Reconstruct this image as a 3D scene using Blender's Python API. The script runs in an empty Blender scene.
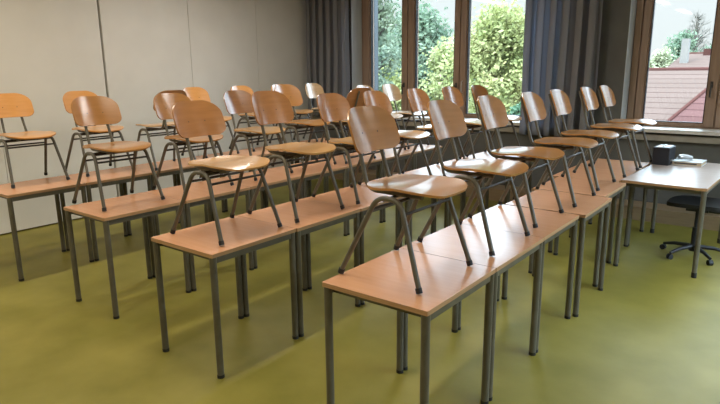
import bpy, math, random
from mathutils import Vector, Matrix
PI = math.pi
sc = bpy.context.scene
col = sc.collection

# ------------------------------------------------------------ camera
cam_data = bpy.data.cameras.new('camera')
cam_data.sensor_width = 36.0
cam_data.lens = 573.95 / 720 * 36.0
cam_data.clip_end = 300
cam = bpy.data.objects.new('camera', cam_data)
col.objects.link(cam)
Rv = Vector((0.79248627, 0.60981597, -0.0094865))
Uv = Vector((-0.12856493, 0.18224104, 0.97481242))
Fv = Vector((-0.59618502, 0.77130583, -0.22282447))
M = Matrix((( Rv.x, Uv.x, -Fv.x, 0), (Rv.y, Uv.y, -Fv.y, 0), (Rv.z, Uv.z, -Fv.z, 1.7198), (0, 0, 0, 1)))
cam.matrix_world = M
sc.camera = cam

# ------------------------------------------------------------ world, sun, exposure
SKY_STRENGTH = 70.0
LAMP_WATT = 120.0
world = bpy.data.worlds.new('world'); sc.world = world
world.use_nodes = True
wn = world.node_tree; wn.nodes.clear()
out = wn.nodes.new('ShaderNodeOutputWorld'); bg = wn.nodes.new('ShaderNodeBackground')
tc = wn.nodes.new('ShaderNodeTexCoord'); sp = wn.nodes.new('ShaderNodeSeparateXYZ')
rp = wn.nodes.new('ShaderNodeValToRGB')
wn.links.new(tc.outputs['Generated'], sp.inputs[0]); wn.links.new(sp.outputs['Z'], rp.inputs[0])
e = rp.color_ramp.elements          # overcast sky: dim along the horizon, bright overhead
e[0].position = 0.0; e[0].color = (0.058, 0.060, 0.060, 1)
e[1].position = 0.60; e[1].color = (0.74, 0.88, 1.0, 1)
x_ = e.new(0.16); x_.color = (0.060, 0.064, 0.066, 1)
x_ = e.new(0.34); x_.color = (0.60, 0.74, 0.88, 1)
wn.links.new(rp.outputs[0], bg.inputs[0]); bg.inputs[1].default_value = SKY_STRENGTH
wn.links.new(bg.outputs[0], out.inputs[0])
sun_d = bpy.data.lights.new('sun', 'SUN'); sun_d.energy = 26.0; sun_d.angle = 0.15; sun_d.color = (1.0, 0.96, 0.88)
sun = bpy.data.objects.new('sun', sun_d); col.objects.link(sun); sun.rotation_euler = (math.radians(48), 0, math.radians(-25))
sc.view_settings.view_transform = 'Standard'
sc.view_settings.look = 'None'
sc.view_settings.gamma = 1
sc.view_settings.use_curve_mapping = False
sc.view_settings.exposure = -2.0
sc.cycles.use_denoising = True
sc.cycles.max_bounces = 8
sc.cycles.diffuse_bounces = 5
sc.cycles.transparent_max_bounces = 16
sc.cycles.sample_clamp_indirect = 6

# ------------------------------------------------------------ materials
def mat(name, color, rough=0.5, metal=0.0, coat=0.0, spec=0.5):
    m = bpy.data.materials.new(name); m.use_nodes = True
    b = m.node_tree.nodes['Principled BSDF']
    b.inputs['Base Color'].default_value = (*color, 1)
    b.inputs['Roughness'].default_value = rough
    b.inputs['Metallic'].default_value = metal
    b.inputs['Coat Weight'].default_value = coat
    b.inputs['Coat Roughness'].default_value = 0.17
    b.inputs['Specular IOR Level'].default_value = spec
    return m
def noise_mat(name, c1, c2, scale=(1, 1, 1), nscale=5.0, detail=4, rough=0.5, coat=0.0, bump=0.0, spec=0.5, lo=0.35, hi=0.65, rnd=0.0, rv=0.0):
    m = mat(name, c1, rough, 0, coat, spec)
    nt = m.node_tree; b = nt.nodes['Principled BSDF']
    t = nt.nodes.new('ShaderNodeTexCoord'); mp = nt.nodes.new('ShaderNodeMapping')
    mp.inputs['Scale'].default_value = scale
    nt.links.new(t.outputs['Object'], mp.inputs[0])
    if rnd:
        oi = nt.nodes.new('ShaderNodeObjectInfo'); ml = nt.nodes.new('ShaderNodeVectorMath'); ml.operation = 'SCALE'
        cmb = nt.nodes.new('ShaderNodeCombineXYZ')
        for k in range(3): nt.links.new(oi.outputs['Random'], cmb.inputs[k])
        nt.links.new(cmb.outputs[0], ml.inputs[0]); ml.inputs['Scale'].default_value = rnd
        nt.links.new(ml.outputs[0], mp.inputs['Location'])
    n = nt.nodes.new('ShaderNodeTexNoise'); n.inputs['Scale'].default_value = nscale; n.inputs['Detail'].default_value = detail
    nt.links.new(mp.outputs[0], n.inputs['Vector'])
    r = nt.nodes.new('ShaderNodeValToRGB')
    r.color_ramp.elements[0].position = lo; r.color_ramp.elements[0].color = (*c1, 1)
    r.color_ramp.elements[1].position = hi; r.color_ramp.elements[1].color = (*c2, 1)
    nt.links.new(n.outputs['Fac'], r.inputs[0])
    last = r.outputs[0]
    if rv:
        hs = nt.nodes.new('ShaderNodeHueSaturation'); mr = nt.nodes.new('ShaderNodeMapRange')
        nt.links.new(oi.outputs['Random'], mr.inputs[0]); mr.inputs[3].default_value = 1 - rv; mr.inputs[4].default_value = 1 + rv
        nt.links.new(mr.outputs[0], hs.inputs['Value']); nt.links.new(last, hs.inputs['Color']); last = hs.outputs[0]
    nt.links.new(last, b.inputs['Base Color'])
    if bump:
        bp = nt.nodes.new('ShaderNodeBump'); bp.inputs['Strength'].default_value = bump; bp.inputs['Distance'].default_value = 0.01
        nt.links.new(n.outputs['Fac'], bp.inputs['Height']); nt.links.new(bp.outputs[0], b.inputs['Normal'])
    return m
M_ = {}
M_['floor'] = noise_mat('floor_linoleum', (0.190, 0.170, 0.024), (0.300, 0.258, 0.055), (1, 1, 1), 2.6, 9, 0.48, spec=0.28, lo=0.25, hi=0.75)
M_['wall_left'] = noise_mat('partition_laminate', (0.70, 0.685, 0.635), (0.73, 0.715, 0.665), (1, 1, 1), 3, 3, 0.45, spec=0.3)
M_['gap'] = mat('dark_gap', (0.02, 0.018, 0.015), 0.8)
M_['seam'] = mat('seam_grey', (0.28, 0.27, 0.24), 0.7)
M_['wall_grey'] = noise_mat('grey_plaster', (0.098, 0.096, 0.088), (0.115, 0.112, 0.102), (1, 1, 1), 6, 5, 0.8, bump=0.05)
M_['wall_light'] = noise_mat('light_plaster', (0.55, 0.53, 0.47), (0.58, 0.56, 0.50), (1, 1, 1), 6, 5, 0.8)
M_['ceiling'] = noise_mat('ceiling_white', (0.70, 0.69, 0.65), (0.73, 0.72, 0.68), (1, 1, 1), 20, 3, 0.9)
M_['reveal'] = mat('reveal_paint', (0.55, 0.57, 0.58), 0.6)
M_['frame'] = noise_mat('window_frame_wood', (0.26, 0.170, 0.115), (0.33, 0.22, 0.155), (12, 12, 1), 3, 4, 0.45, bump=0.03)
M_['gasket'] = mat('gasket_black', (0.012, 0.014, 0.018), 0.6)
M_['sill'] = noise_mat('sill_stone', (0.60, 0.56, 0.50), (0.66, 0.62, 0.56), (1, 1, 1), 30, 3, 0.35)
M_['plinth'] = noise_mat('plinth_wood', (0.27, 0.19, 0.11), (0.31, 0.22, 0.13), (1, 8, 8), 4, 4, 0.5)
M_['alu'] = mat('aluminium', (0.62, 0.62, 0.62), 0.35, 0.9)
M_['top'] = noise_mat('table_laminate', (0.62, 0.310, 0.160), (0.65, 0.335, 0.178), (1, 14, 14), 3, 5, 0.27, spec=0.9, rnd=30, rv=0.05)
M_['desk_top'] = noise_mat('desk_laminate', (0.50, 0.40, 0.35), (0.55, 0.45, 0.39), (1, 14, 14), 3, 5, 0.25, spec=0.9)
M_['edge'] = noise_mat('plywood_edge', (0.42, 0.24, 0.12), (0.50, 0.30, 0.16), (1, 1, 60), 4, 2, 0.5)
M_['steel'] = noise_mat('painted_steel', (0.088, 0.080, 0.058), (0.112, 0.102, 0.076), (1, 1, 1), 12, 4, 0.38, spec=0.6, rv=0.12, rnd=9)
M_['dark_steel'] = mat('dark_steel', (0.045, 0.043, 0.038), 0.4, 0.3)
M_['rubber'] = mat('black_rubber', (0.012, 0.012, 0.013), 0.6)
for k, (a, b_) in dict(light=((0.56, 0.31, 0.115), (0.61, 0.345, 0.135)), beech=((0.56, 0.26, 0.072), (0.61, 0.295, 0.090)), honey=((0.44, 0.198, 0.050), (0.49, 0.225, 0.062)),
                     brown=((0.31, 0.135, 0.042), (0.37, 0.165, 0.054)), pale=((0.60, 0.38, 0.19), (0.68, 0.45, 0.25))).items():
    M_[k] = noise_mat('plywood_' + k, a, b_, (3, 3, 26), 1.6, 4, 0.28, coat=0.75, spec=0.5, rnd=40)
M_['screw'] = mat('rivet', (0.12, 0.08, 0.05), 0.35, 0.7)
M_['black'] = mat('matt_black', (0.010, 0.012, 0.018), 0.5)
M_['black_fabric'] = mat('black_upholstery', (0.014, 0.013, 0.013), 0.85)
M_['white_plastic'] = mat('white_plastic', (0.62, 0.63, 0.64), 0.4)
M_['paper'] = mat('book_pages', (0.62, 0.50, 0.34), 0.8)
M_['cover'] = mat('book_cover', (0.66, 0.70, 0.72), 0.45)
M_['ink'] = mat('ink', (0.05, 0.05, 0.06), 0.6)

def curtain_mat():
    m = bpy.data.materials.new('curtain_cloth'); m.use_nodes = True
    nt = m.node_tree; b = nt.nodes['Principled BSDF']; o = nt.nodes['Material Output']
    b.inputs['Base Color'].default_value = (0.22, 0.215, 0.215, 1); b.inputs['Roughness'].default_value = 0.85
    tr = nt.nodes.new('ShaderNodeBsdfTranslucent'); tr.inputs[0].default_value = (0.70, 0.78, 0.95, 1)
    mx = nt.nodes.new('ShaderNodeMixShader'); mx.inputs[0].default_value = 0.3
    nt.links.new(b.outputs[0], mx.inputs[1]); nt.links.new(tr.outputs[0], mx.inputs[2]); nt.links.new(mx.outputs[0], o.inputs[0])
    return m
M_['curtain'] = curtain_mat()
def glass_mat():
    m = bpy.data.materials.new('window_glass'); m.use_nodes = True
    nt = m.node_tree; nt.nodes.clear(); o = nt.nodes.new('ShaderNodeOutputMaterial')
    t = nt.nodes.new('ShaderNodeBsdfTransparent'); t.inputs[0].default_value = (0.93, 0.96, 0.96, 1)
    g = nt.nodes.new('ShaderNodeBsdfGlossy'); g.inputs['Roughness'].default_value = 0.02
    f = nt.nodes.new('ShaderNodeFresnel'); f.inputs[0].default_value = 1.35
    mx = nt.nodes.new('ShaderNodeMixShader')
    nt.links.new(f.outputs[0], mx.inputs[0]); nt.links.new(t.outputs[0], mx.inputs[1]); nt.links.new(g.outputs[0], mx.inputs[2])
    nt.links.new(mx.outputs[0], o.inputs[0]); return m
M_['glass'] = glass_mat()
def lamp_mat():
    m = bpy.data.materials.new('lamp_diffuser'); m.use_nodes = True
    b = m.node_tree.nodes['Principled BSDF']; b.inputs['Base Color'].default_value = (0.9, 0.88, 0.82, 1)
    b.inputs['Emission Color'].default_value = (1, 0.86, 0.66, 1); b.inputs['Emission Strength'].default_value = 1.2
    return m
M_['lamp'] = lamp_mat()
def tile_mat(name, c1, c2, ml, row=0.34, bw=6.0):
    c1 = tuple(v * .125 for v in c1); c2 = tuple(v * .125 for v in c2); ml = tuple(v * .125 for v in ml)
    m = mat(name, c1, 0.9, spec=0.0); nt = m.node_tree; b = nt.nodes['Principled BSDF']
    t = nt.nodes.new('ShaderNodeTexCoord'); br = nt.nodes.new('ShaderNodeTexBrick')
    br.inputs['Color1'].default_value = (*c1, 1); br.inputs['Color2'].default_value = (*c2, 1); br.inputs['Mortar'].default_value = (*ml, 1)
    br.inputs['Scale'].default_value = 1; br.inputs['Row Height'].default_value = row; br.inputs['Brick Width'].default_value = bw
    br.inputs['Mortar Size'].default_value = 0.014
    nt.links.new(t.outputs['Object'], br.inputs['Vector']); nt.links.new(br.outputs['Color'], b.inputs['Base Color'])
    return m
M_['tiles_tan'] = tile_mat('roof_tiles_tan', (0.55, 0.40, 0.35), (0.60, 0.43, 0.38), (0.22, 0.12, 0.11))
M_['tiles_red'] = tile_mat('roof_tiles_red', (0.45, 0.24, 0.23), (0.52, 0.28, 0.27), (0.18, 0.08, 0.08))
M_['ridge_tile'] = mat('ridge_tiles', (0.045, 0.020, 0.018), 0.9, spec=0.0)
M_['render'] = noise_mat('house_render', (0.11, 0.105, 0.10), (0.13, 0.12, 0.11), (1, 1, 1), 3, 4, 0.9)
M_['white_brick'] = tile_mat('white_brick', (0.62, 0.68, 0.74), (0.56, 0.63, 0.70), (0.42, 0.46, 0.5), 0.12, 0.3)
M_['zinc'] = mat('zinc_sheet', (0.04, 0.055, 0.07), 0.5)
M_['bark'] = noise_mat('bark', (0.05, 0.045, 0.035), (0.08, 0.07, 0.06), (6, 6, 1), 4, 4, 0.9)
M_['grass'] = noise_mat('lawn', (0.07, 0.10, 0.04), (0.10, 0.13, 0.06), (1, 1, 1), 0.6, 6, 0.95)
def leaf_mat(name, c1, c2):
    c1 = tuple(v * .33 for v in c1); c2 = tuple(v * .33 for v in c2)
    m = noise_mat(name, c1, c2, (1, 1, 1), 1.3, 5, 0.7, lo=0.35, hi=0.65)
    nt = m.node_tree; b = nt.nodes['Principled BSDF']; o = nt.nodes['Material Output']
    tr = nt.nodes.new('ShaderNodeBsdfTranslucent'); mx = nt.nodes.new('ShaderNodeMixShader'); mx.inputs[0].default_value = 0.4
    src = b.inputs['Base Color'].links[0].from_socket
    nt.links.new(src, tr.inputs[0]); nt.links.new(b.outputs[0], mx.inputs[1]); nt.links.new(tr.outputs[0], mx.inputs[2]); nt.links.new(mx.outputs[0], o.inputs[0])
    return m
M_['leaf_teal'] = leaf_mat('leaves_teal', (0.19, 0.33, 0.20), (0.38, 0.52, 0.34))
M_['leaf_grey'] = leaf_mat('leaves_grey_green', (0.30, 0.44, 0.33), (0.55, 0.66, 0.42))
M_['leaf_yellow'] = leaf_mat('leaves_yellow', (0.42, 0.52, 0.16), (0.75, 0.78, 0.36))
M_['leaf_lime'] = leaf_mat('leaves_lime', (0.36, 0.46, 0.12), (0.85, 0.85, 0.36))
M_['leaf_dark'] = leaf_mat('leaves_dark', (0.07, 0.22, 0.11), (0.16, 0.36, 0.2))
M_['leaf_pale'] = leaf_mat('leaves_pale', (0.62, 0.68, 0.38), (0.75, 0.78, 0.55))

# ------------------------------------------------------------ mesh builder
class MB:
    def __init__(s): s.v = []; s.f = []; s.sm = []; s.mi = []
    def add(s, vs, fs, smooth=False, mi=0):
        o = len(s.v); s.v += [tuple(v) for v in vs]
        for f in fs: s.f.append([o + i for i in f]); s.sm.append(smooth); s.mi.append(mi)
        return s
    def box(s, a, b, mi=0):
        x0, y0, z0 = a; x1, y1, z1 = b
        vs = [(x0, y0, z0), (x1, y0, z0), (x1, y1, z0), (x0, y1, z0), (x0, y0, z1), (x1, y0, z1), (x1, y1, z1), (x0, y1, z1)]
        return s.add(vs, [(0, 3, 2, 1), (4, 5, 6, 7), (0, 1, 5, 4), (1, 2, 6, 5), (2, 3, 7, 6), (3, 0, 4, 7)], False, mi)
    def tube(s, pts, r, n=10, cap=True, mi=0, flat=None):
        pts = [Vector(p) for p in pts]; m = len(pts)
        rs = r if isinstance(r, (list, tuple)) else [r] * m
        ts = []
        for i in range(m):
            d = (pts[min(i + 1, m - 1)] - pts[max(i - 1, 0)]).normalized(); ts.append(d)
        ref = Vector((0, 0, 1)) if abs(ts[0].z) < 0.9 else Vector((0, 1, 0))
        u = ts[0].cross(ref).normalized(); vs = []
        for i in range(m):
            u = (u - ts[i] * u.dot(ts[i])).normalized(); w = ts[i].cross(u)
            for k in range(n):
                a = 2 * PI * k / n
                vs.append(pts[i] + (u * math.cos(a) + w * math.sin(a)) * rs[i])
        fs = []
        for i in range(m - 1):
            for k in range(n):
                k2 = (k + 1) % n
                fs.append((i * n + k, i * n + k2, (i + 1) * n + k2, (i + 1) * n + k))
        s.add(vs, fs, True, mi)
        if cap:
            s.add(vs[:n], [tuple(range(n))[::-1]], False, mi); s.add(vs[-n:], [tuple(range(n))], False, mi)
        return s
    def shell(s, outline, fmap, nmap, th, rings=7, mi=0, mi_edge=None):
        # outline: 2D points ; fmap(a,b) -> point ; nmap(a,b) -> normal
        n = len(outline); cx = sum(p[0] for p in outline) / n; cy = sum(p[1] for p in outline) / n
        for side in (0.5, -0.5):
            vs = []
            def P(a, b):
                return Vector(fmap(a, b)) + Vector(nmap(a, b)) * th * side
            vs.append(P(cx, cy))
            for r in range(1, rings + 1):
                t = r / rings
                for p in outline: vs.append(P(cx + (p[0] - cx) * t, cy + (p[1] - cy) * t))
            fs = [(0, 1 + k, 1 + (k + 1) % n) for k in range(n)]
            for r in range(rings - 1):
                a = 1 + r * n; b = a + n
                for k in range(n): fs.append((a + k, b + k, b + (k + 1) % n, a + (k + 1) % n))
            if side < 0: fs = [f[::-1] for f in fs]
            s.add(vs, fs, True, mi)
            if side > 0: top = vs[-n:]
            else: bot = vs[-n:]
        s.add(top + bot, [(k, n + k, n + (k + 1) % n, (k + 1) % n) for k in range(n)], True, mi if mi_edge is None else mi_edge)
        return s
    def build(s, name, mats, parent=None, loc=None):
        me = bpy.data.meshes.new(name); me.from_pydata(s.v, [], s.f)
        me.polygons.foreach_set('use_smooth', s.sm); me.polygons.foreach_set('material_index', s.mi)
        for m in (mats if isinstance(mats, (list, tuple)) else [mats]): me.materials.append(m)
        me.update()
        o = bpy.data.objects.new(name, me); col.objects.link(o)
        if parent: o.parent = parent
        if loc: o.location = loc
        return o
def fillet(pts, r, n=6):
    pts = [Vector(p) for p in pts]; o = [pts[0]]
    for i in range(1, len(pts) - 1):
        a, b, c = pts[i - 1], pts[i], pts[i + 1]
        d1 = (a - b); d2 = (c - b); q = min(r, d1.length * 0.49, d2.length * 0.49)
        p1 = b + d1.normalized() * q; p2 = b + d2.normalized() * q
        for k in range(n + 1):
            t = k / n; o.append(p1 * (1 - t) ** 2 + b * 2 * t * (1 - t) + p2 * t * t)
    o.append(pts[-1]); return o
def rrect(x0, x1, y0, y1, rads, n=8):
    # corner radii order: (x0,y0),(x1,y0),(x1,y1),(x0,y1)
    o = []
    cs = [((x0, y0), (1, 1), PI), ((x1, y0), (-1, 1), 1.5 * PI), ((x1, y1), (-1, -1), 0), ((x0, y1), (1, -1), 0.5 * PI)]
    for ((x, y), (sx, sy), a0), r in zip(cs, rads):
        rx, ry = r if isinstance(r, tuple) else (r, r)
        cx, cy = x + sx * rx, y + sy * ry
        for k in range(n + 1):
            a = a0 + 0.5 * PI * k / n; o.append((cx + rx * math.cos(a), cy + ry * math.sin(a)))
    # subdivide long edges
    res = []
    for i in range(len(o)):
        a, b = o[i], o[(i + 1) % len(o)]; res.append(a)
        d = math.dist(a, b)
        if d > 0.05:
            m = int(d / 0.03)
            for k in range(1, m): res.append((a[0] + (b[0] - a[0]) * k / m, a[1] + (b[1] - a[1]) * k / m))
    return res
def tag(o, label=None, cat=None, group=None, kind=None):
    if label: o['label'] = label
    if cat: o['category'] = cat
    if group: o['group'] = group
    if kind: o['kind'] = kind
    return o
def empty(name, loc=(0, 0, 0), rz=0):
    o = bpy.data.objects.new(name, None); o.empty_display_size = 0.1; col.objects.link(o)
    o.location = loc; o.rotation_euler = (0, 0, rz); return o
def copy_tree(o, parent=None):
    c = o.copy(); col.objects.link(c); c.parent = parent
    for ch in list(o.children): copy_tree(ch, c)
    return c
def struct(name, mb, m, parent=None):
    o = mb.build(name, m, parent)
    if parent is None: o['kind'] = 'structure'
    return o

# ------------------------------------------------------------ room shell
XL, XR, YB, YF, ZC = -6.8, 2.6, -2.2, 7.4, 3.1
struct('floor', MB().box((XL - .2, YB - .2, -0.2), (XR + .2, YF + .5, 0)), M_['floor'])
struct('ceiling', MB().box((XL - .2, YB - .2, ZC), (XR + .2, YF + .5, ZC + .2)), M_['ceiling'])
# left partition: panels with open gaps, one slab with inset dark joints
wl = MB()
joints = [(-2.2, 0), (-1.2, .006), (0.05, .006), (1.29, .006), (2.53, .006), (3.772, .030), (5.032, .007), (6.258, .006), (7.7, 0)]
for i in range(len(joints) - 1):
    a, b = joints[i], joints[i + 1]
    wl.box((XL - .06, a[0] + a[1] / 2, 0.018), (XL, b[0] - b[1] / 2, ZC))
wlo = struct('wall_left', wl, M_['wall_left'])
bk = MB().box((XL - .2, YB, 0), (XL - .06, 7.7, ZC))
struct('joint_backing', bk, M_['gap'], wlo)
sm_ = MB()
for y in (5.032, 6.258): sm_.box((XL - .059, y - .0025, 0.018), (XL - .012, y + .0025, ZC))
struct('joint_strip', sm_, M_['seam'], wlo)
# window wall with two openings
W1 = (-5.86, -2.52); W2 = (-1.758, 2.3); ZS, ZT = 1.035, 2.95; YG = 7.7
ww = MB()
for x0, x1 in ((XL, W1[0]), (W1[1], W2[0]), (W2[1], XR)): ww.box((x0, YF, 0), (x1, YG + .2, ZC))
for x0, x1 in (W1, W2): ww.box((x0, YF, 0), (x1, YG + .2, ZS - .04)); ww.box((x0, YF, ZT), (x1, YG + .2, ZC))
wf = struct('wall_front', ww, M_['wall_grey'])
rv = MB()
for x0, x1 in (W1, W2):
    rv.box((x0, YF + .002, ZS), (x0 + .004, YG + .2, ZT)); rv.box((x1 - .004, YF + .002, ZS), (x1, YG + .2, ZT)); rv.box((x0, YF + .002, ZT - .004), (x1, YG + .2, ZT))
struct('reveal_lining', rv, M_['reveal'], wf)
wr = MB(); W3 = (2.6, 6.9)  # opening for the added daylight window
wr.box((XR, YB, 0), (XR + .2, W3[0], ZC)); wr.box((XR, W3[1], 0), (XR + .2, YF + .5, ZC))
wr.box((XR, W3[0], 0), (XR + .2, W3[1], ZS - .04)); wr.box((XR, W3[0], ZT), (XR + .2, W3[1], ZC))
struct('wall_right', wr, M_['wall_light'])
struct('wall_back', MB().box((XL, YB - .2, 0), (XR, YB, ZC)), M_['wall_light'])
struct('baseboard_front', MB().box((XL, 7.06, 0), (XR, YF, 0.155)), M_['plinth'])
bl = MB().box((XL, YB, 0), (XL + .004, 7.05, 0.02))
# cable duct under the sill
struct('trim_1', MB().box((XL + .05, YF - .055, 0.90), (XR - .05, YF, 0.965)), noise_mat('duct_paint', (0.30, 0.27, 0.22), (0.34, 0.31, 0.26), (1, 1, 1), 8, 3, 0.4))

def window(name, x0, x1, posts, handles):
    # posts: list of (xa, xb) solid wooden uprights
    f = MB()
    for (a, b) in posts:
        f.box((a, YG - .03, ZS), (b, YG + .06, ZT))
        if b - a > .18:
            c = (a + b) / 2
            f.box((a + .012, YG - .055, ZS + .02), (c - .008, YG - .03, ZT - .02)); f.box((c + .008, YG - .055, ZS + .02), (b - .012, YG - .03, ZT - .02))
        else:
            f.box((a + .06, YG - .055, ZS + .02), (b - .012, YG - .03, ZT - .02))
    gaps = [(posts[i][1], posts[i + 1][0]) for i in range(len(posts) - 1)]
    for a, b in gaps:
        f.box((a, YG - .03, ZS), (b, YG + .06, ZS + .055)); f.box((a, YG - .03, ZT - .08), (b, YG + .06, ZT))
        f.box((a, YG - .045, ZS + .02), (b, YG - .03, ZS + .045))
    root = f.build(name, M_['frame']); root['kind'] = 'structure'
    for a, b in gaps:
        MB().box((a + .009, YG + .008, ZS + .064), (b - .009, YG + .016, ZT - .089)).build('pane', M_['glass'], root)
        g = MB()
        g.box((a, YG - .028, ZS + .055), (a + .009, YG + .03, ZT - .08)); g.box((b - .009, YG - .028, ZS + .055), (b, YG + .03, ZT - .08))
        g.box((a, YG - .02, ZS + .055), (b, YG + .03, ZS + .064)); g.box((a, YG - .02, ZT - .089), (b, YG + .03, ZT - .08))
        g.build('gasket', M_['gasket'], root)
    for hx, hz in handles:
        h = MB().box((hx - .014, YG - .062, hz - .035), (hx + .014, YG - .055, hz + .035))
        h.tube([(hx, YG - .06, hz), (hx, YG - .10, hz)], .009)
        h.tube(fillet([(hx, YG - .10, hz), (hx + .0, YG - .105, hz - .03), (hx, YG - .10, hz - .14)], .01), .010)
        h.build('handle', M_['dark_steel'], root)
    s = MB().box((x0 + .001, YF - .001, ZS - .04), (x1 - .001, YG + .05, ZS))
    s.box((x0 - .03, YF - .1, ZS - .04), (x1 + .03, YF - .001, ZS))
    s.build('window_sill', M_['sill'], root)
    return root
w1 = window('window_1', *W1, [(-5.858, -5.68), (-5.08, -4.84), (-4.17, -3.96), (-2.60, -2.522)], [(-5.02, 1.50), (-4.11, 1.50)])
gr = MB(); gr.tube(fillet([(-4.005, YG - .055, 1.40), (-4.005, YG - .10, 1.40), (-4.005, YG - .10, 1.56), (-4.005, YG - .055, 1.56)], .02), .006)
gr.build('pull_handle', M_['alu'], w1)
w2 = window('window_2', *W2, [(-1.756, -1.575), (-.928, -.70), (-.05, .18), (1.10, 1.32), (2.12, 2.298)], [(-.885, 1.53)])  # right-hand bays, out of view, extended to let in more daylight

# added window in the right-hand wall, out of view, to bring in daylight
f3 = MB(); yp = [W3[0] + .002, W3[0] + .10, W3[0] + 1.40, W3[0] + 1.55, W3[0] + 2.85, W3[0] + 3.0, W3[1] - .10, W3[1] - .002]
for a, b in zip(yp[0::2], yp[1::2]): f3.box((XR + .08, a, ZS - .04), (XR + .15, b, ZT))
for a, b in zip(yp[1:-1:2], yp[2::2]): f3.box((XR + .08, a, ZS - .04), (XR + .15, b, ZS + .06)); f3.box((XR + .08, a, ZT - .08), (XR + .15, b, ZT))
w3 = f3.build('added_daylight_window', M_['frame']); w3['kind'] = 'structure'
for a, b in zip(yp[1:-1:2], yp[2::2]): MB().box((XR + .11, a, ZS + .06), (XR + .118, b, ZT - .08)).build('pane', M_['glass'], w3)

# ceiling lights
lamps = []
k = 0
for lx in (-5.2, -2.6, 0.4):
    for ly in (-0.6, 2.0, 4.6):
        k += 1
        t = empty('ceiling_light', (lx, ly, ZC))
        places = {-5.2: 'near the partition wall', -2.6: 'over the middle rows', 0.4: 'over the open floor'}
        py = {-0.6: 'at the back of the room', 2.0: 'halfway along the room', 4.6: 'towards the windows, lit as added fill'}
        tag(t, 'long white ceiling light %s, %s' % (places[lx], py[ly]), 'ceiling light', 'ceiling lights')
        MB().box((-.09, -.65, -.07), (.09, .65, 0)).build('housing', M_['white_plastic'], t)
        MB().box((-.075, -.62, -.078), (.075, .62, -.0705)).build('diffuser', M_['lamp'], t)
        L = bpy.data.lights.new('tube_light', 'AREA'); L.shape = 'RECTANGLE'; L.size = .15; L.size_y = 1.24
        L.energy = LAMP_WATT * (1.0 if ly < 3 else 1.0) * (0.98 if lx < -4 else (0.9 if lx < -1 else 0.5))
        L.color = (1.0, 0.89, 0.72) if ly < 3 else (1.0, 0.97, 0.92)  # window-side row burns cooler, added fill where daylight falls short
        lo = bpy.data.objects.new('tube_light', L); col.objects.link(lo); lo.parent = t; lo.location = (0, 0, -.085)

# ------------------------------------------------------------ curtains
def curtain(name, x0, x1, y, z0, z1, folds, amp, label, seed):
    random.seed(seed); mb = MB(); n = folds * 26; rows = 24; vs = []
    ph = [random.uniform(-.5, .5) for _ in range(folds + 2)]
    am = [random.uniform(.55, 1.2) for _ in range(folds + 2)]
    for j in range(rows + 1):
        v = j / rows; z = z0 + (z1 - z0) * v
        for i in range(n + 1):
            u = i / n; q = u * folds; k = int(q); fr = q - k
            w = am[k] * (1 - fr) + am[k + 1] * fr; p = ph[k] * (1 - fr) + ph[k + 1] * fr
            s = 1 - 2 * abs(math.sin(PI * q + p * .7)) ** .8
            yy = y + amp * w * s * (0.75 + .35 * (1 - v)) + .006 * math.sin(9 * v + 5 * u)
            xx = x0 + (x1 - x0) * u + .018 * math.sin(4 * PI * q + p) + .012 * math.sin(3 * v + 6 * u) * (1 - v)
            vs.append((xx, yy, z))
    fs = [(j * (n + 1) + i, j * (n + 1) + i + 1, (j + 1) * (n + 1) + i + 1, (j + 1) * (n + 1) + i) for j in range(rows) for i in range(n)]
    mb.add(vs, fs, True)
    o = mb.build(name, M_['curtain'])
    md = o.modifiers.new('thickness', 'SOLIDIFY'); md.thickness = .003
    tag(o, label, 'curtain', 'grey window curtains'); return o
curtain('curtain', -6.66, -5.76, 7.21, 0.99, 3.0, 6, .08, 'grey curtain bunched in folds in the corner beside the partition wall', 3)
curtain('curtain', -2.95, -2.03, 7.21, 0.90, 3.0, 6, .085, 'grey curtain hanging between the two windows, its left half lit blue by daylight', 8)
rail = MB().tube([(XL + .02, 7.21, 3.03), (XR - .02, 7.21, 3.03)], .014)
for x in (-6.3, -4.2, -2.2, 0, 2.2): rail.box((x - .012, 7.2, 3.03), (x + .012, 7.22, ZC))
tag(rail.build('curtain_rail', M_['alu']), 'long metal curtain rail under the ceiling above the windows', 'curtain rail')

# ------------------------------------------------------------ tables
TW, TL, TH = 0.580, 0.661, 0.75
def make_table(w, l, h, name='school_table', rin=.021, inset_rear=0.0, mt='top'):
    t = empty(name)
    top = MB(); o = rrect(-w / 2, w / 2, -l / 2, l / 2, [.006] * 4, 3)
    n = len(o)
    vs = [(x, y, h) for x, y in o] + [(x, y, h - .022) for x, y in o]
    top.add(vs, [tuple(range(n)), tuple(range(2 * n - 1, n - 1, -1))], False, 0)
    top.add(vs, [(n + k, n + (k + 1) % n, (k + 1) % n, k) for k in range(n)], False, 1)
    top.build('tabletop', [M_[mt], M_['edge']], t)
    fr = MB(); a, b = w / 2 - rin, l / 2 - rin
    z0, z1 = h - .060, h - .0225
    fr.box((-a, -b + .030, z0), (a, -b + .050, z1)); fr.box((-a, b - .050, z0), (a, b - .030, z1))
    fr.box((-a - .010, -b, z0), (-a + .010, b, z1)); fr.box((a - .010, -b, z0), (a + .010, b, z1))
    fr.build('frame', M_['steel'], t)
    for sx in (-1, 1):
        for sy in (-1, 1):
            x, y = sx * a, sy * (b - (inset_rear if sy > 0 else 0))
            lg = MB().tube([(x, y, .018), (x, y, h - .0225)], .0202, 14).build('leg', M_['steel'], t)
            MB().tube([(x, y, 0), (x, y, .020 if name == 'school_table' else .045)], .0212, 14).build('foot_cap', M_['rubber'], lg)
    return t
tp = make_table(TW, TL, TH)
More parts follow.
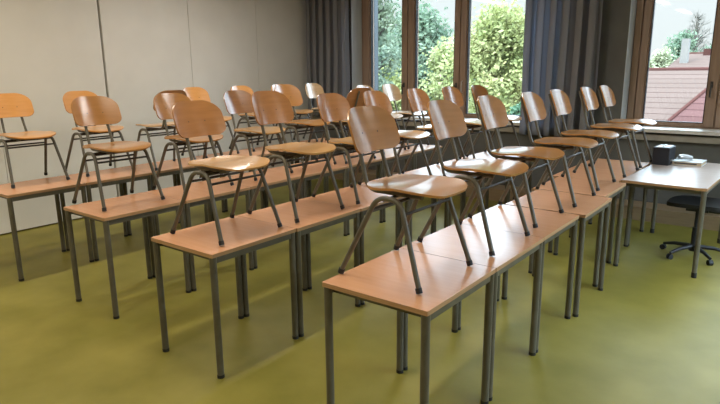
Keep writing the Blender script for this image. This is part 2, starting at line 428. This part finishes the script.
rows = {
 'A': [(-1.130, 1.910, 0), (-1.130, 2.575, 0), (-1.132, 3.240, 0), (-1.098, 3.925, 0), (-1.155, 4.605, 0), (-1.225, 5.270, 0), (-1.225, 5.935, 0)],
 'B': [(-2.465, 1.865, 0), (-2.460, 2.530, 0), (-2.455, 3.195, 0), (-2.46, 3.86, 0), (-2.455, 4.525, 0), (-2.46, 5.19, 0), (-2.46, 5.855, 0)],
 'C': [(-3.725, 1.945, 0), (-3.720, 2.610, 0), (-3.725, 3.275, 0), (-3.72, 3.94, 0), (-3.725, 4.605, 0), (-3.72, 5.27, 0), (-3.72, 5.935, 0)],
 'D': [(-5.105, 1.875, 0), (-5.100, 2.540, 0), (-5.105, 3.205, 0), (-5.10, 3.87, 0), (-5.105, 4.535, 0), (-5.10, 5.20, 0), (-5.10, 5.865, 0)],
}
rown = {'A': 'right-hand row', 'B': 'second row from the right', 'C': 'third row from the right', 'D': 'row along the partition wall'}
ordn = ['frontmost', 'second from front', 'third from front', 'fourth from front', 'fifth from front', 'sixth from front', 'last by the windows']
first = True
for r, lst in rows.items():
    for i, (xr, y0, _) in enumerate(lst):
        t = tp if first else copy_tree(tp); first = False
        t.location = (xr - TW / 2, y0 + TL / 2, 0)
        tag(t, 'small wood-topped school table, %s, %s' % (ordn[i], rown[r]), 'table', 'school tables set in rows')

# teacher desk
td = make_table(0.665, 1.50, 0.765, 'teacher_desk', .022, .20, 'desk_top')
td.location = (-.855, 6.055, 0); td.rotation_euler.z = -math.radians(2.2)
tag(td, 'wide wood-topped teacher desk at the right with a black box and book on it', 'desk')

# ------------------------------------------------------------ chairs
def chair_parts(wood, name='school_chair'):
    t = empty(name)
    # seat
    so = rrect(-.150, .262, -.205, .205, [(.12, .12), (.11, .13), (.11, .13), (.12, .12)], 9)
    def sf(x, y):
        z = .424 + .010 * (y / .2) ** 2
        z += .006 + .03 * max(0, x)
        if x > .14: z -= 1.3 * (x - .14) ** 2
        if x < -.04: z += 0.9 * (x + .04) ** 2
        z += .006 * math.exp(-((x - .06) / .06) ** 2)
        return (x, y, z)
    def sn(x, y):
        h = .002; a = Vector(sf(x + h, y)) - Vector(sf(x - h, y)); b = Vector(sf(x, y + h)) - Vector(sf(x, y - h)); return a.cross(b).normalized()
    seat = MB().shell(so, sf, sn, .011, 8).build('seat', M_['light' if wood == 'brown' else wood], t)
    # backrest
    bo = rrect(-.185, .185, .582, .797, [(.066, .052), (.066, .052), (.118, .090), (.118, .090)], 9)
    def bf(y, z): return (-.200 - (z - .58) * .36 + 1.35 * y * y, y, z)
    def bn(y, z):
        h = .002; a = Vector(bf(y + h, z)) - Vector(bf(y - h, z)); b = Vector(bf(y, z + h)) - Vector(bf(y, z - h)); return a.cross(b).normalized()
    br = MB().shell(bo, bf, bn, .010, 8).build('backrest', M_[wood], t)
    for y in (-.062, .062):
        for z in (.672,):
            p = Vector(bf(y, z)); q = Vector(bn(y, z)); MB().tube([p + q * .0045, p + q * .0062], .0045, 8).build('rivet', M_['screw'], br)
    # rear uprights continuing as seat rails
    for s in (-1, 1):
        pts = fillet([(.15, s * .100, .4035), (-.165, s * .096, .408), (-.212, s * .088, .56), (-.279, s * .078, .762)], .055, 7)
        MB().tube(pts, .0105, 10).build('back_upright', M_['steel'], t)
    # side legs : bent loops
    for s in (-1, 1):
        pts = fillet([(-.226, s * .238, .015), (-.035, s * .200, .402), (.095, s * .200, .402), (.226, s * .238, .015)], .055, 7)
        lp = MB().tube(pts, .0125, 12).build('leg_loop', M_['steel'], t)
        for sx in (-1, 1):
            MB().tube([(sx * .2275, s * .2385, .0066), (sx * .2195, s * .2364, .030)], .0155, 12).build('foot_cap', M_['rubber'], lp)
    # cross bars
    for x, z in ((-.066, .340), (.117, .340)):
        MB().tube([(x, -.207, z), (x, .207, z)], .0075, 8).build('cross_bar', M_['dark_steel'], t)
    for x in (0.0, .075):
        MB().tube([(x, -.196, .392), (x, .196, .392)], .0085, 8).build('seat_bearer', M_['dark_steel'], t)
    return t
proto = {w: chair_parts(w) for w in ('beech', 'honey', 'brown', 'pale')}
used = set()
A = [(2.287, 'honey'), (2.965, 'honey'), (3.635, 'honey'), (4.33, 'honey'), (5.0, 'honey'), (5.74, 'honey'), (6.36, 'honey')]
B = [(2.235, 'brown'), (2.85, 'brown'), (3.515, 'brown'), (4.12, 'brown'), (4.79, 'brown'), (5.45, 'brown'), (6.12, 'brown')]
Cc = [(2.285, 'honey'), (2.975, 'honey'), (3.71, 'brown'), (4.37, 'beech'), (4.95, 'brown'), (5.72, 'pale'), (6.28, 'pale')]
D = [(2.27, 'beech'), (2.94, 'beech'), (3.53, 'brown'), (4.33, 'beech'), (5.05, 'beech'), (5.75, 'beech'), (6.42, 'pale')]
cx = {'A': -1.479, 'B': -2.775, 'C': -4.115, 'D': -5.60}
rev = {('C', 4), ('D', 2)}
wname = {'honey': 'honey-coloured', 'brown': 'brown-backed', 'beech': 'light orange', 'pale': 'pale'}
cextra = {('A', 0): 'largest, nearest', ('A', 6): 'farthest', ('B', 0): 'shiny', ('C', 4): 'turned-round', ('D', 2): 'turned-round', ('D', 0): 'leftmost', ('B', 1): 'taller'}
random.seed(4)
for r, lst in (('A', A), ('B', B), ('C', Cc), ('D', D)):
    for i, (y, w) in enumerate(lst):
        if w in used: t = copy_tree(proto[w])
        else: t = proto[w]; used.add(w)
        x = cx[r] + random.uniform(-.008, .008); rz = random.uniform(-.025, .025)
        if r == 'A': x = (-1.479, -1.447, -1.470, -1.452, -1.475, -1.45, -1.45)[i]; rz *= .5
        if (r, i) in rev: rz = PI - .06; x = {'C': -4.02, 'D': -5.34}[r]
        t.location = (x, y, TH); t.rotation_euler = (0, 0, rz); t.scale = (1, 1, 1)
        if (r, i) in (('B', 1), ('C', 3)): t.scale = (1.0, 1.0, 1.05)
        ex = cextra.get((r, i), ''); ex = ex + ' ' if ex else ''
        tag(t, '%s%s plywood chair on a table, %s, %s' % (ex, wname[w], ordn[i], rown[r]), 'chair', 'plywood chairs put up on the tables')

# ------------------------------------------------------------ swivel chair behind the desk
sw = empty('swivel_chair', (-.675, 5.95, 0), 0)
tag(sw, 'black swivel chair with five-star base behind the teacher desk', 'office chair')
so = rrect(-.25, .23, -.22, .22, [.16, .1, .1, .16], 9)
MB().shell(so, lambda x, y: (x, y, .482 + .03 * (y / .22) ** 2 + .25 * max(0, -x - .1) ** 2), lambda x, y: (0, 0, 1), .035, 6).build('seat', M_['black_fabric'], sw)
cl = MB().tube([(0, 0, .10), (0, 0, .28)], .026, 14); cl.tube([(0, 0, .28), (0, 0, .455)], .015, 12); cl.box((-.09, -.05, .435), (.09, .05, .463))
cl.build('gas_column', M_['black'], sw)
bs = MB().tube([(0, 0, .055), (0, 0, .115)], .038, 16)
for k in range(5):
    a = math.radians(20 + 72 * k); c, s_ = math.cos(a), math.sin(a)
    bs.tube([(c * .03, s_ * .03, .098), (c * .17, s_ * .17, .088), (c * .27, s_ * .27, .062)], [.021, .017, .013], 8)
bs.build('star_base', M_['black'], sw)
for k in range(5):
    a = math.radians(20 + 72 * k); c, s_ = math.cos(a) * .272, math.sin(a) * .272
    MB().tube([(c - .018 * math.sin(a), s_ + .018 * math.cos(a), .026), (c + .018 * math.sin(a), s_ - .018 * math.cos(a), .026)], .026, 14).build('caster', M_['black'], sw)
ar = MB().tube(fillet([(.05, 0, .445), (.26, 0, .445), (.29, 0, .62)], .05), .016, 10).build('back_bar', M_['black'], sw)
bo = rrect(-.17, .17, .55, .70, [.05] * 4, 6)
MB().shell(bo, lambda y, z: (.31 - .8 * y * y, y, z), lambda y, z: (-1, 0, 0), .03, 5).build('backrest', M_['black_fabric'], sw)

# ------------------------------------------------------------ things on the desk
def rounded_box(w, d, h, b, name, m, parent):
    mb = MB().box((-w / 2, -d / 2, 0), (w / 2, d / 2, h)); o = mb.build(name, m, parent)
    md = o.modifiers.new('bevel', 'BEVEL'); md.width = b; md.segments = 2; return o
DZ = .765
sp_ = empty('speaker_box', (-1.095, 6.49, DZ), -.06)
tag(sp_, 'small black box speaker with white controls on top, on the teacher desk', 'speaker')
rounded_box(.155, .24, .178, .008, 'body', M_['black'], sp_)
c = MB().box((-.055, -.10, .1785), (.060, .10, .182)); c.build('top_panel', M_['white_plastic'], sp_)
kn = MB()
for y in (-.05, .0, .05): kn.tube([(0.0, y, .182), (0.0, y, .192)], .012, 12)
kn.build('knobs', M_['alu'], sp_)
g = MB()
for k in range(3): g.tube([(.0778, -.05 + k * .03, .045), (.082, -.05 + k * .03, .045)], .009, 12)
g.build('sockets', M_['alu'], sp_)
bk_ = empty('book', (-.878, 6.60, DZ), -.03)
tag(bk_, 'thick white-covered book lying flat on the teacher desk beside the black box', 'book')
bb = MB(); bb.box((-.128, -.125, .004), (.128, .135, .034)); bb.build('pages', M_['paper'], bk_)
bc = MB(); bc.box((-.135, -.130, 0), (.135, .140, .004)); bc.box((-.135, -.130, .034), (.135, .140, .038)); bc.box((-.135, .135, .004), (.135, .140, .034)); bc.build('cover', M_['cover'], bk_)
MB().box((-.11, -.1262, .013), (.09, -.1252, .025)).build('title_strip', M_['ink'], bk_)
rm = empty('handset', (-.905, 6.585, DZ + .038), 1.0)
tag(rm, 'small white and grey handset lying on the book against the black box', 'handset')
hb = MB().tube([(-.075, 0, .040), (-.05, 0, .042), (.02, 0, .032), (.075, 0, .020)], [.020, .026, .022, .017], 12); hb.build('body', M_['white_plastic'], rm)
hc = MB().tube([(-.076, 0, .040), (-.100, 0, .040)], [.024, .020], 12); hc.build('head', M_['alu'], rm)
hs = MB().tube(fillet([(.07, 0, .018), (.11, .02, .008), (.06, .06, .007), (-.02, .05, .007), (-.05, .10, .007)], .03), .004, 8); hs.build('cord', M_['black'], rm)

# ------------------------------------------------------------ outside
ZG = -3.6
struct('ground', MB().box((-70, 8.2, ZG - .3), (40, 90, ZG)), M_['grass'])
def blobtree(name, x, y, ztop, rad, zlow, m, label, n=5200, leaf=.13, seed=0, bare=False, cat='tree', group='trees outside the windows', zg=ZG):
    rnd = random.Random(seed); t = empty(name, (x, y, zg)); tag(t, label, cat, group)
    hz = ztop - zg; lz = zlow - zg
    tr = MB(); tr.tube([(0, 0, 0), (.05, .02, lz * .6 + .2), (.02, 0, hz * .85)], [rad * .07 + .03, rad * .05 + .02, .02], 8)
    blobs = []
    for k in range(60):
        a = rnd.uniform(0, 2 * PI); zz = rnd.uniform(0, 1); rr = rad * math.sqrt(rnd.random()) * math.sin(PI * min(.94, .18 + .8 * zz)) * .85
        c = Vector((rr * math.cos(a), rr * math.sin(a), lz + (hz - lz) * (.08 + .84 * zz)))
        blobs.append((c, rad * rnd.uniform(.14, .30)))
        tr.tube([(0, 0, max(.3, c.z - rad * .8)), c * .5 + Vector((0, 0, c.z * .5 - rad * .2)), c], [.035, .025, .01], 5)
    tr.build('trunk', M_['bark'], t)
    if bare:
        tw = MB()
        for c, r in blobs:
            for _ in range(6):
                d = Vector((rnd.gauss(0, 1), rnd.gauss(0, .6), abs(rnd.gauss(.8, .5)))).normalized() * r * 2; tw.tube([c, c + d], [.012, .004], 4)
        tw.build('twigs', M_['bark'], t); return t
    lf = MB(); vs = []; fs = []
    for k in range(n):
        c, r = blobs[rnd.randrange(len(blobs))]
        d = Vector((rnd.gauss(0, .6), rnd.gauss(0, .6), rnd.gauss(0, .5))) * r * 1.3
        p = c + d; u = Vector((rnd.gauss(0, 1), rnd.gauss(0, 1), rnd.gauss(0, 1))).normalized(); w = u.orthogonal().normalized(); s = leaf * rnd.uniform(.5, 1.2)
        o = len(vs); vs += [p - u * s, p + w * s * .6, p + u * s, p - w * s * .6]; fs.append((o, o + 1, o + 2, o + 3))
    lf.add(vs, fs, False); lf.build('foliage', m, t); return t
T = blobtree
T('slender_tree', -9.8, 13.2, 4.7, .9, .9, M_['leaf_grey'], 'grey-green slender tree seen through the leftmost window pane', 4200, .075, 1)
T('garden_tree', -12.2, 17.4, 1.95, 1.4, -1.8, M_['leaf_lime'], 'yellowish bushy tree low behind the leftmost window pane', 6500, .085, 2)
T('round_tree', -15.2, 24.5, 4.4, 2.3, -1.0, M_['leaf_teal'], 'blue-green round tree seen through the middle window pane', 15000, .12, 3)
T('autumn_tree', -12.35, 21.8, 2.95, 1.4, -2.2, M_['leaf_yellow'], 'yellow tree in front of the blue-green one in the middle pane', 6500, .09, 4)
T('large_tree', -8.15, 18.0, 3.75, 2.0, -2.2, M_['leaf_lime'], 'large yellow-green tree filling the right pane of the wide window', 24000, .085, 5)
T('back_tree', -15.9, 34.0, 3.7, 2.2, -1.5, M_['leaf_teal'], 'blue-green tree behind the large yellow-green tree', 7000, .14, 6)
T('back_tree', -22.0, 30.0, 5.2, 3.2, -1.5, M_['leaf_grey'], 'wide grey-green tree far behind the slender tree', 8000, .16, 7)
T('back_tree', -11.9, 41.0, 2.5, 2.0, -2.5, M_['leaf_dark'], 'dark tree far behind the curtain side of the wide window', 5000, .15, 8)
T('dark_shrub', -6.35, 15.5, 0.85, .55, -2.0, M_['leaf_dark'], 'dark green shrub low at the edge of the wide window beside the curtain', 3000, .07, 9, cat='shrub')
T('teal_tree', -5.45, 34.5, 3.5, 1.1, 0.9, M_['leaf_teal'], 'blue-green tree beyond the tiled roof left of the chimney', 3500, .09, 10)
T('pale_shrub', -5.05, 27.0, 2.4, .8, 0.2, M_['leaf_pale'], 'pale yellow bush left of the far tiled roof', 5000, .07, 11, cat='shrub')
T('bare_tree', -5.5, 38.2, 4.8, .9, 1.6, None, 'bare tree beyond the roof, right of the chimney', 0, 0, 12, bare=True)
T('bare_tree', -3.9, 36.5, 4.2, .8, 1.6, None, 'smaller bare tree beyond the roof at the window frame', 0, 0, 13, bare=True)
T('grey_shrub', -5.0, 41.5, 3.1, 1.1, 1.2, M_['leaf_teal'], 'low blue-green bush under the bare trees beyond the roof', 2500, .08, 14, cat='shrub')
# white brick wing at the edge of the wide window
tag(MB().box((-7.6, 8.3, ZG), (-6.75, 9.36, 6)).build('brick_wing', M_['white_brick']), 'pale brick building wing at the left edge of the wide window', 'building')
# parked car far below
def house(name, x0, x1, ye, yr, ze, zr, mt, label, wall_h=ZG):
    t = empty(name, (x0, ye, ZG)); tag(t, label, 'house', 'neighbouring houses')
    o = Vector((x0, ye, ZG)); yb = 2 * yr - ye
    w = MB(); pts = [(x0 + .3, ye + .3), (x1 - .3, ye + .3), (x1 - .3, yb - .3), (x0 + .3, yb - .3)]
    zz = ze - ZG + .02
    a = Vector((x0 + .3, ye + .3, ZG)) - o; b = Vector((x1 - .3, yb - .3, ze)) - o
    w.box(a, b); w.add([(.3, .3, zz), (.3, yr - ye, zr - ZG - .15), (.3, yb - ye - .3, zz)], [(0, 1, 2)]); w.build('walls', M_['render'], t)
    # roof as tilted slab objects so tile courses follow the slope
    L = math.hypot(yr - ye, zr - ze); ang = math.atan2(zr - ze, yr - ye)
    for s in (0, 1):
        r = MB().box((0, 0, -.1), (x1 - x0, L, 0)).build('roof_slope', mt, t)
        r.location = (0, 0, ze - ZG) if s == 0 else (x1 - x0, yb - ye, ze - ZG)
        r.rotation_euler = (ang, 0, 0) if s == 0 else (ang, 0, PI)
    rd = MB().tube([(-.02, yr - ye, zr - ZG - .02), (x1 - x0 + .02, yr - ye, zr - ZG - .02)], .07, 10).build('ridge', M_['ridge_tile'], t)
    return t
h1 = house('tiled_house', -3.9, 6.0, 10.6, 15.6, 0.30, 1.68, M_['tiles_tan'], 'nearer house with pink tiled roof and redder lower wing outside the right-hand window')
h2 = house('tiled_house', -4.1, 9.0, 20.9, 26.0, 1.35, 2.25, M_['tiles_tan'], 'farther house with pale tiled roof and white chimney')
MB().box((.24, 3.0, 5.2), (.48, 3.3, 6.33)).build('chimney', M_['render'], h2)
MB().box((.75, 4.6, 5.5), (1.25, 4.8, 6.0)).build('roof_parapet', M_['ridge_tile'], h2)
# wing with redder roof, sloping to the camera side, hip edge on its left
wg = h1
def L3(x, y, z): return (x + 3.9, y - 10.6, z - ZG)
vs = [L3(-2.22, 10.3, .36), L3(4, 10.3, .36), L3(4, 13.6, 1.34), L3(-1.60, 13.6, 1.34), L3(-2.22, 13.6, .36), L3(4, 13.6, .36)]
MB().add(vs, [(0, 1, 2, 3), (0, 3, 4), (3, 2, 5, 4), (0, 4, 5, 1), (1, 5, 2)]).build('wing_roof', M_['tiles_red'], wg)
MB().tube([vs[0], vs[3]], .035, 8).build('wing_hip', M_['ridge_tile'], wg)
MB().box(L3(-2.0, 10.5, ZG), L3(3.9, 13.4, .37)).build('wing_walls', M_['render'], wg)
MB().box(L3(-1.72, 10.28, .50), L3(-1.1, 10.9, .62)).build('zinc_gutter', M_['zinc'], wg)
